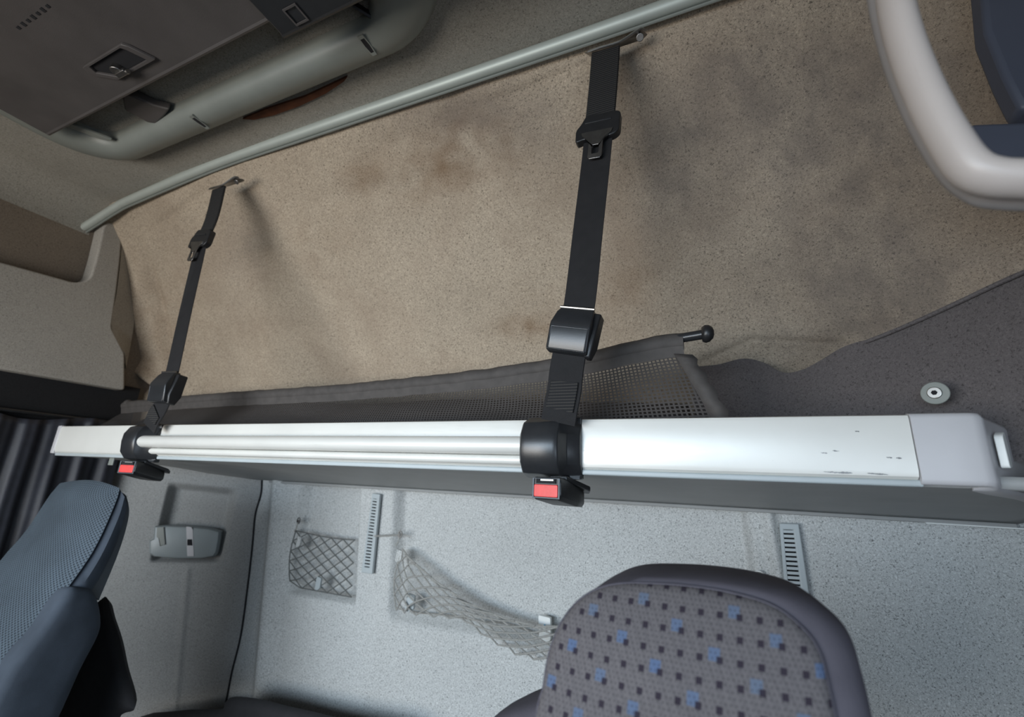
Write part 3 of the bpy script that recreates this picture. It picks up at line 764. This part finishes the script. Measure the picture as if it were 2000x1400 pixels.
set_uv(o, uvs)
# bound right edge
be = [vs[j*n+n-1] for j in range(nb+1)]
bv = [p+Vector((-.014, -.001, .004)) for p in be]+[p+Vector((.012+.003*math.sin(j*1.9), -.003, 0)) for j, p in enumerate(be)]
o = obj('bound_edge', (bv, [(j, j+1, nb+2+j, nb+1+j) for j in range(nb)]), M['netband'], net, auto=80)
o.modifiers.new('s', 'SOLIDIFY').thickness = .002
pa, pb = PY(1325, 661, .698), PY(1378, 652, .692)
obj('net_pole', tube([pa-(pb-pa)*.5, pb], .0072, 16), M['plblack2'], net)
ax = (pb-pa).normalized()
kn = loft([[pb+ax*a+(Z_*math.cos(q_)+Y_*math.sin(q_))*r for q_ in (2*math.pi*k/20 for k in range(20))] for a, r in ((-.006, .004), (-.005, .011), (0, .0135), (.005, .0125), (.010, .0085), (.012, .003))])
obj('pole_knob', kn, M['plblack'], net, auto=60)
c = PY(252, 786, .80)
obj('pole_end', sph(c+Vector((-.002, 0, -.004)), .013), M['netband'], net)
# bedding behind the net
def mat_(u, v):
    x = -1.62+1.58*u; y = .84+.15*v
    return Vector((x, y, zt-.015+(.03+.030*(1-u**4))*math.sin(math.pi*min(1, v*1.0+.05))+.010*noise.noise(Vector((x*3, y*3, 0)))))
mo = tag(obj('bunk_mattress', grid(60, 20, mat_), M['bedding'], None, auto=80), 'dark mattress lying on the bunk behind the mesh net', 'mattress')
m = mo.modifiers.new('s', 'SOLIDIFY'); m.thickness = .05; m.offset = -1

# screw on the right corner trim
cs_ = PY(1827, 768, 1.0)
def trimY(px): return cy(px)-.045
c = PY(1827, 768, trimY(1827)-.006); nn_ = Vector((-.5, -.85, 0)).normalized()
t = thing('trim_screw', 'round steel screw with washer on the dark trim above bunk end', 'screw', c)
obj('washer', disc(c, nn_, .0145, .003, 32), M['plgrey'], t, bevel=.001)
obj('screw_head', disc(c+nn_*.003, nn_, .0075, .0025, 24), M['steel'], t, bevel=.0008)
obj('screw_socket', disc(c+nn_*.0056, nn_, .0032, .0006, 6), M['gap'], t, smooth=False)

# ------------------------------------------------------------------ vents on the rear wall
def vent(tl, tr, br_, bl, label, n=22):
    yv = DB-.006
    q = [PY(a, b, yv) for a, b in (tl, tr, br_, bl)]
    c = sum(q, Vector())/4
    t = thing('air_vent', label, 'vent', (c.x, yv, q[2].z), 'slim louvred vents on the rear wall')
    def at(u, v, d=0): return q[0].lerp(q[1], u).lerp(q[3].lerp(q[2], u), v)-Y_*d
    out = [at(u, v) for u, v in ((0, 0), (.5, 0), (1, 0), (1, .5), (1, 1), (.5, 1), (0, 1), (0, .5))]
    inn = [at(.18+.50*u, .07+.86*v) for u, v in ((0, 0), (.5, 0), (1, 0), (1, .5), (1, 1), (.5, 1), (0, 1), (0, .5))]
    obj('vent_frame', ringprism(out, inn, -Y_*.010), M['plvent'], t, bevel=.0022)
    obj('vent_back', prism([at(u, v, .001) for u, v in ((.16, .06), (.70, .06), (.70, .94), (.16, .94))], Y_*.004), M['gap'], t, smooth=False)
    for k in range(n):
        v = .07+.86*(k+.5)/n
        hv = .86/n*.30
        obj('louvre', prism([at(.17, v-hv, .004), at(.69, v-hv, .004), at(.69, v+hv, .004), at(.17, v+hv, .004)], -Y_*.005+Z_*.001), M['plvent'], t, smooth=False)
vent((731, 963), (746, 965), (731, 1120), (710, 1117), 'slim grey louvred vent between the two elastic cargo nets')
vent((1521, 1021), (1559, 1022), (1588, 1215), (1536, 1210), 'slim grey louvred vent rising behind the patterned seat at right', 18)

# ------------------------------------------------------------------ reading lamp unit on the corner panel
ctr = Vector((-1.64, .975, 0))
def CPt(px, py, off=0):                    # point on the 45 degree corner plane
    N = Vector((.68, -.73, 0)); a = cA.lerp(Vector((-1.445, DB, 0)), .5)-N*.030+N*off
    r = ray(px, py); k = (a.x*N.x+a.y*N.y)/(r.x*N.x+r.y*N.y); q = r*k
    return Vector((q.x, q.y, q.z+H))
NC = Vector((.68, -.73, 0)).normalized()
lo = [(308, 1026), (330, 1024), (372, 1026), (415, 1030), (436, 1036), (435, 1050), (430, 1076), (424, 1084), (400, 1088), (350, 1088), (306, 1084), (298, 1078), (298, 1054), (306, 1050)]
base = [CPt(a, b, -.012) for a, b in lo]; c = sum(base, Vector())/len(base)
t = thing('lamp_unit', 'grey plastic reading lamp housing set in the corner panel recess', 'lamp', c)
obj('housing', loft([base, [p+NC*.026 for p in base], [p.lerp(c, .06)+NC*.034 for p in base], [p.lerp(c, .2)+NC*.037 for p in base]]), M['lamp'], t, bevel=.001, auto=35)
def CQ(pts, off): return [CPt(a, b, off) for a, b in pts]
obj('light_strip', prism(CQ([(364, 1028), (374, 1029), (377, 1034), (379, 1086), (366, 1086)], .024), NC*.0025), M['pllight'], t, bevel=.0006)
obj('strip_switch', prism(CQ([(366, 1053), (375, 1053), (376, 1065), (366, 1065)], .0262), NC*.0015), M['gap'], t, smooth=False)
obj('tab_lid', prism(CQ([(307, 1030), (320, 1029), (323, 1063), (314, 1065), (311, 1051), (306, 1049)], .024), NC*.0025), M['plgrey'], t, bevel=.0006)
ln = CQ([(321, 1029), (324, 1063), (313, 1066), (310, 1050)], .0262)
obj('lid_gap', tube(ln, .0008, 6), M['gap'], t)

# ------------------------------------------------------------------ elastic nets
def cargo_net(name_lbl, boundary_fn, nu, nv, hooks, clips, yfn, extra=()):
    pass
def netlines(quad, yfn, nu, nv, r=.0019):
    """quad(u,v)->pixel; diagonals in uv space as cords"""
    res = []
    K = 10
    for s in (1, -1):
        rng = [k/nu for k in range(-nv, nu+1)] if s == 1 else [k/nu for k in range(0, nu+nv+1)]
        for u0 in rng:
            pts = []
            for k in range(nv*K//2+1):
                v = k/(nv*K//2); u = u0+s*v*nv/nu
                if -.001 <= u <= 1.001:
                    a, b = quad(min(1, max(0, u)), v); pts.append(PY(a, b, yfn(u, v, s)))
            if len(pts) > 2: res.append(tube(pts, r, 6))
    return join(*res)
def q1(u, v):
    tx = 578+(693-578)*u; ty = 1036+16*math.sin(u*math.pi/2)+2*u
    bx = 566+(686-566)*u; by = 1144+(1166-1144)*u-10*(1-min(1, u*6))
    return tx+(bx-tx)*v-6*math.sin(math.pi*v)*(1-u), ty+(by-ty)*v
base_c = PY(630, 1165, DB)
t = thing('cargo_net', 'small square elastic cargo net left of the louvred vent', 'net', base_c, 'elastic cargo nets on the rear wall')
yf1 = lambda u, v, s: DB-.004+.002*s-.008*math.sin(math.pi*v)
obj('netting', netlines(q1, yf1, 5, 5), M['dcord'], t)
def edge(q, pairs, yf, r=.0019): return tube([PY(*q(u, v), yf(u, v, 0)) for u, v in pairs], r, 6)
obj('top_cord', edge(q1, [(k/16, 0) for k in range(17)], yf1), M['dcord'], t)
obj('side_cord', edge(q1, [(0, k/12) for k in range(13)], yf1), M['dcord'], t)
obj('bottom_cord', edge(q1, [(k/12, 1) for k in range(13)], yf1), M['dcord'], t)
def hook(px, py, h, t):
    c = PY(px, py, DB-.004)
    obj('wall_hook', join(tube([c+Vector((.006*math.cos(a), -.004, .009*math.sin(a)+.004)) for a in [2*math.pi*k/16 for k in range(16)]], .0016, 6, closed=True), disc(c+Vector((-.004, 0, .002)), -Y_, .0045, .005, 14)), M['dsteel'], t)
    obj('hook_strap', tube([c+Vector((0, -.005, -.002)), c+Vector((-.003, -.006, -h)), c+Vector((-.009, -.006, -h-.01))], .0018, 6), M['cord'], t)
hook(585, 1019, .02, t)
def clip(px, py, w_, h_, t, mt='white'):
    c = PY(px, py, DB-.010); 
    obj('net_clip', prism(roundpoly([c+Vector((-w_*.7, 0, h_)), c+Vector((w_, 0, h_*.8)), c+Vector((w_, 0, -h_*.7)), c+Vector((0, 0, -h_*1.1)), c+Vector((-w_, 0, -h_))], w_*.3, 3), -Y_*.007), M[mt], t, bevel=.0015)
clip(586, 1057, .008, .016, t, 'wall'); clip(624, 1138, .010, .018, t, 'plvent')
# long drooping net
def q2(u, v):
    top = [(786, 1072), (800, 1090), (850, 1134), (915, 1178), (985, 1207), (1050, 1223), (1125, 1224), (1200, 1215), (1300, 1195)]
    bot = [(774, 1192), (800, 1200), (855, 1205), (905, 1210), (955, 1250), (1010, 1280), (1070, 1294), (1150, 1292), (1260, 1270)]
    k = u*8; i = min(7, int(k)); f = k-i
    a = (top[i][0]*(1-f)+top[i+1][0]*f, top[i][1]*(1-f)+top[i+1][1]*f); b = (bot[i][0]*(1-f)+bot[i+1][0]*f, bot[i][1]*(1-f)+bot[i+1][1]*f)
    return a[0]+(b[0]-a[0])*v-10*math.sin(math.pi*v)*max(0, 1-u*5), a[1]+(b[1]-a[1])*v
yf2 = lambda u, v, s: DB-.012+.002*s-.045*math.sin(math.pi*min(1, u*1.1+.03))*(.35+.65*math.sin(math.pi*min(1, .15+v*.8)))
t = thing('cargo_net', 'long drooping elastic cargo net running behind the patterned seat', 'net', PY(900, 1290, DB), 'elastic cargo nets on the rear wall')
obj('netting', netlines(q2, yf2, 13, 4, .0022), M['cord'], t)
obj('top_cord', join(edge(q2, [(k/40, 0) for k in range(41)], yf2, .0024), edge(lambda u, v: (q2(u, v)[0]+2*math.sin(u*70), q2(u, v)[1]+3), [(k/60, 0) for k in range(61)], yf2, .0016)), M['cord'], t)
obj('side_cord', edge(q2, [(0, k/12) for k in range(13)], yf2), M['cord'], t)
back = [PY(a, b, DB-.004+.02) for a, b in [(776, 1188), (810, 1196), (860, 1200), (930, 1212), (985, 1218), (1045, 1236), (1090, 1245), (1150, 1256)]]
obj('rear_cord', tube(cat_rom(back, 5), .0016, 6), M['cord'], t)
hook(783, 1046, .018, t)
obj('tie_cord', join(tube([PY(731, 1046, DB-.018), PY(781, 1043, DB-.010)], .0011, 6), tube([PY(731, 1048, DB-.018), PY(781, 1045, DB-.010)], .0011, 6)), M['cord'], t)
clip(781, 1084, .010, .016, t, 'wall'); clip(803, 1175, .014, .022, t, 'plvent')
# switch plate seen through the long net
c = PY(1066, 1226, DB+.012)
t = thing('wall_catch', 'small white plastic catch with a blue dot behind the long cargo net', 'catch', c)
obj('catch_body', prism(roundpoly([c+Vector(v) for v in ((-.016, 0, .028), (.015, 0, .026), (.017, 0, -.020), (.010, 0, -.028), (-.012, 0, -.026))], .004, 3), -Y_*.012), M['white'], t, bevel=.003)
obj('catch_dot', disc(PY(1064, 1221, DB-.001), -Y_, .0022, .001, 14), plain('blue_dot', (.03, .35, .62), .4, bump=0), t)
# small dark marks / holes in the felt
for k, (px, py) in enumerate([(538, 1141), (580, 1167), (777, 1186), (802, 1216)]):
    pass
# hook peeking over the patterned seat
c = PY(1482, 1124, DB-.006)
tag(obj('coat_hook', join(tube([c+Vector((.009*math.cos(a), -.006, .009*math.sin(a))) for a in [math.pi*k/10 for k in range(11)]], .002, 8), disc(c, -Y_, .006, .006, 16)), M['white'], None), 'small pale wire hook peeking over the patterned seat top', 'hook')

# ------------------------------------------------------------------ patterned driver seat
YS = .43
so = [(1076, 1420), (1092, 1345), (1100, 1318), (1108, 1262), (1124, 1210), (1150, 1165), (1190, 1130), (1245, 1112), (1330, 1111), (1420, 1118), (1500, 1132), (1570, 1155), (1630, 1200), (1662, 1245), (1682, 1310), (1697, 1370), (1708, 1430), (1722, 1520), (1730, 1640), (1540, 1700), (1250, 1700), (1010, 1640), (1040, 1500)]
def py2(px, py): p = P(px, py, 1, YS+(1110-py)*.00012); return p
olp = cat_rom([py2(a, b) for a, b in so], 5, closed=True)
cen = sum(olp, Vector())/len(olp)
def puff(ol, c, prof_, shift=0):                    # prof_: (inset, dy)
    return [[Vector((p.x+(c.x-p.x)*i_-min(i_/.1, 1)*shift, p.y+(c.y-p.y)*i_+dy, p.z+(c.z-p.z)*i_)) for p in ol] for i_, dy in prof_]
t = thing('driver_seat', 'driver seat with grey fabric of black and blue squares', 'seat', (cen.x, YS+.02, 0))
front = puff(olp, cen, [(.0, .0), (.012, -.016), (.04, -.028), (.085, -.034), (.10, -.0335)], .014)
frontp = puff(olp, cen, [(.10, -.0335), (.106, -.0375)]+[(.11+.87*k/24, -.0385-.010*math.sin(math.pi/2*(k/24)**.6)) for k in range(25)], .014)
backp = puff(olp, cen, [(.0, .0), (.006, .020), (.02, .045), (.06, .062), (.15, .070), (.5, .074), (.97, .074)])
obj('seat_bolster', loft(front[::-1]+backp[1:]), M['bolster'], t, auto=80)
obj('seat_insert', loft(frontp), M['pattern'], t, auto=80)['label'] = 'insert patterned with black and blue squares'
# piping
obj('piping', tube([p+Y_*-.001 for p in puff(olp, cen, [(.103, -.0355)], .014)[0]], .0010, 6, closed=True), M['bolster'], t)
# lower shoulder of the backrest
sh = [(930, 1440), (965, 1402), (1010, 1378), (1060, 1362), (1100, 1345), (1140, 1345), (1400, 1420), (1650, 1450), (1780, 1560), (1790, 1800), (1400, 1900), (950, 1850), (900, 1550)]
olp2 = cat_rom([P(a, b, 1, YS+.045) for a, b in sh], 5, closed=True); c2 = sum(olp2, Vector())/len(olp2)
obj('backrest_wing', loft(puff(olp2, c2, [(.97, -.03), (.5, -.03), (.2, -.028), (.06, -.02), (.015, -.01), (0, .0), (.01, .03), (.05, .05), (.3, .06), (.97, .06)])), M['bolster'], t, auto=80)
obj('seat_cushion', box((cen.x-.25, YS-.42, .42), (cen.x+.25, YS-.0, .60)), M['bolster'], t, bevel=.05)
obj('seat_base', box((cen.x-.18, YS-.36, 0), (cen.x+.18, YS-.05, .43)), M['plblack'], t, bevel=.01)

# ------------------------------------------------------------------ passenger seat (mesh fabric), seen from its inner side
XI, XO = -1.19, -1.44
def SI(px, py, x=XI): return P(px, py, 0, x)
t = thing('passenger_seat', 'passenger seat with blue grey knit front and dark side', 'seat', (-1.14, .3, 0))
fi = [(244, 966), (232, 953), (222, 985), (180, 1075), (110, 1175), (30, 1285), (-60, 1400), (-180, 1560)]
fro = cat_rom([SI(a, b) for a, b in fi[1:]], 6)
ri = [(244, 966), (247, 1000), (228, 1065), (196, 1130), (150, 1205), (95, 1320), (40, 1420), (-60, 1560)]
rea = cat_rom([SI(a, b) for a, b in ri[1:]], 6)
n = len(fro)
# front knit panel: swept across the seat width with slight bulge
NW = 16
vs, uvs = [], []; acc = 0
for i, p in enumerate(fro):
    if i: acc += (p-fro[i-1]).length
    for k in range(NW+1):
        u = k/NW; b = .022*math.sin(math.pi*u)**.6
        x = XI+.004+(XO-.07*min(1, i/14)-XI)*u; d = min(1, i/5)
        vs.append(Vector((x, p.y-b*.9*d, p.z+b*.25*d+.012*math.sin(math.pi*u)*(1-d)))); uvs.append((u*.25, acc))
ko = obj('knit_front', (vs, [(i*(NW+1)+k, i*(NW+1)+k+1, (i+1)*(NW+1)+k+1, (i+1)*(NW+1)+k) for i in range(n-1) for k in range(NW)]), M['knit'], t, auto=80)
set_uv(ko, uvs)
# cushion body behind it
secs = []
for i in range(n):
    f, r_ = fro[i], rea[i]
    th = (r_-f)
    secs.append([Vector((XI-.002, f.y+.002, f.z-.001)), Vector((XI+.012, f.y+th.y*.35, f.z+th.z*.35)), Vector((XI+.010, f.y+th.y*.75, f.z+th.z*.75)), Vector((XI-.004, r_.y, r_.z)),
                 Vector((XO+.004, r_.y, r_.z)), Vector((XO-.010, f.y+th.y*.5, f.z+th.z*.5)), Vector((XO+.004, f.y+.002, f.z-.001))])
obj('side_bolster', loft(secs), M['velour'], t, auto=50)
# rear shell
def shell_strip(a_px, b_px, x, tk):
    A_, B_ = cat_rom([SI(*q, x) for q in a_px], 6), cat_rom([SI(*q, x) for q in b_px], 6)
    secs = [[Vector((x, a.y, a.z)), Vector((x+.002, b.y, b.z)), Vector((XO, b.y, b.z)), Vector((XO, a.y, a.z))] for a, b in zip(A_, B_)]
    return loft(secs)
obj('rear_shell', shell_strip([(240, 962), (242, 985), (214, 1075), (166, 1148)], [(246, 968), (251, 1005), (232, 1075), (192, 1172)], XI-.012, 0), M['shell'], t, bevel=.003)
# lower padded wing
wg = [(135, 1156), (165, 1150), (190, 1160), (202, 1205), (196, 1240), (160, 1310), (110, 1420), (60, 1500), (-60, 1500), (10, 1330), (82, 1230)]
wp = cat_rom([SI(a, b, XI+.03) for a, b in wg], 4, closed=True); wc = sum(wp, Vector())/len(wp)
def puffx(ol, c, pr): return [[Vector((c.x+dx, p.y+(c.y-p.y)*i_, p.z+(c.z-p.z)*i_)) for p in ol] for i_, dx in pr]
obj('lower_wing', loft(puffx(wp, wc, [(.9, .004), (.5, .004), (.2, .002), (.06, -.003), (0, -.012), (0, -.05), (.1, -.06)])), M['velour'], t, auto=80)
obj('seat_cushion', box((XO, -.25, .42), (XI, .22, .60)), M['velour'], t, bevel=.05)
obj('seat_base', box((XO+.06, -.2, 0), (XI-.06, .15, .43)), M['plblack'], t, bevel=.01)

# dark bag beneath the passenger seat's edge and dark bedding at the bottom
def soft(name, pts, y, dep, mt, label, cat):
    ol_ = cat_rom([PY(a, b, y) for a, b in pts], 4, closed=True); c = sum(ol_, Vector())/len(ol_)
    return tag(obj(name, loft(puff(ol_, c, [(.97, -.010), (.6, -.008), (.2, -.004), (.06, .0), (0, .012), (0, dep), (.1, dep+.01)])), M[mt], None, auto=70), label, cat)
soft('folded_jacket', [(186, 1176), (198, 1170), (206, 1200), (222, 1250), (234, 1310), (252, 1384), (225, 1400), (190, 1440), (60, 1440), (110, 1330), (160, 1250)], .71, .012, 'blackcloth', 'black cloth hanging behind the knit covered passenger seat', 'cloth')
soft('lower_bunk_cover', [(250, 1420), (340, 1392), (425, 1388), (440, 1366), (490, 1368), (560, 1385), (640, 1404), (760, 1440), (760, 1600), (250, 1600)], .98, .015, 'blackcloth', 'black cover of the lower bunk at the bottom edge', 'bedding')

# ------------------------------------------------------------------ near grab handle, upper right
HY = .32
hp = [(1742, -90), (1748, 0), (1772, 95), (1812, 195), (1858, 280), (1895, 328), (1940, 346), (2010, 350), (2130, 354), (2260, 358)]
pp = cat_rom([PY(a, b, HY) for a, b in hp], 8)
t = thing('grab_handle', 'pale beige curved grab handle close by at the upper right', 'handle', PY(1880, 335, HY))
obj('handle_bar', tube(pp, .0102, 16, flat=1.25), M['beige'], t, auto=80)
p2 = cat_rom([PY(a, b, HY+.02) for a, b in [(1712, -90), (1726, 10), (1756, 120), (1800, 225), (1856, 320), (1905, 366), (1960, 380), (2130, 384), (2260, 388)]], 8)
obj('handle_backing', tube(p2, .0092, 14), M['pldim'], t, auto=80)
# dark slabs standing in for trim panels on the right wall
l1 = [PY(a, b, .60) for a, b in [(1903, -160), (1925, 60), (1962, 150), (1994, 212), (2300, 205), (2300, -160)]]
l2 = [PY(a, b, .595) for a, b in [(1893, 240), (1990, 236), (2300, 225), (2300, 345), (1930, 338), (1900, 300)]]
t = thing('side_trim_stand_in', 'dark blue grey slab standing in for wall trim behind the beige grab handle', 'trim stand-in', l1[3])
obj('stand_in_slab_upper', prism([p for p in l1], Y_*.03), M['navy'], t, bevel=.006)
obj('stand_in_slab_lower', prism(l2, Y_*.025), M['navy'], t, bevel=.006)
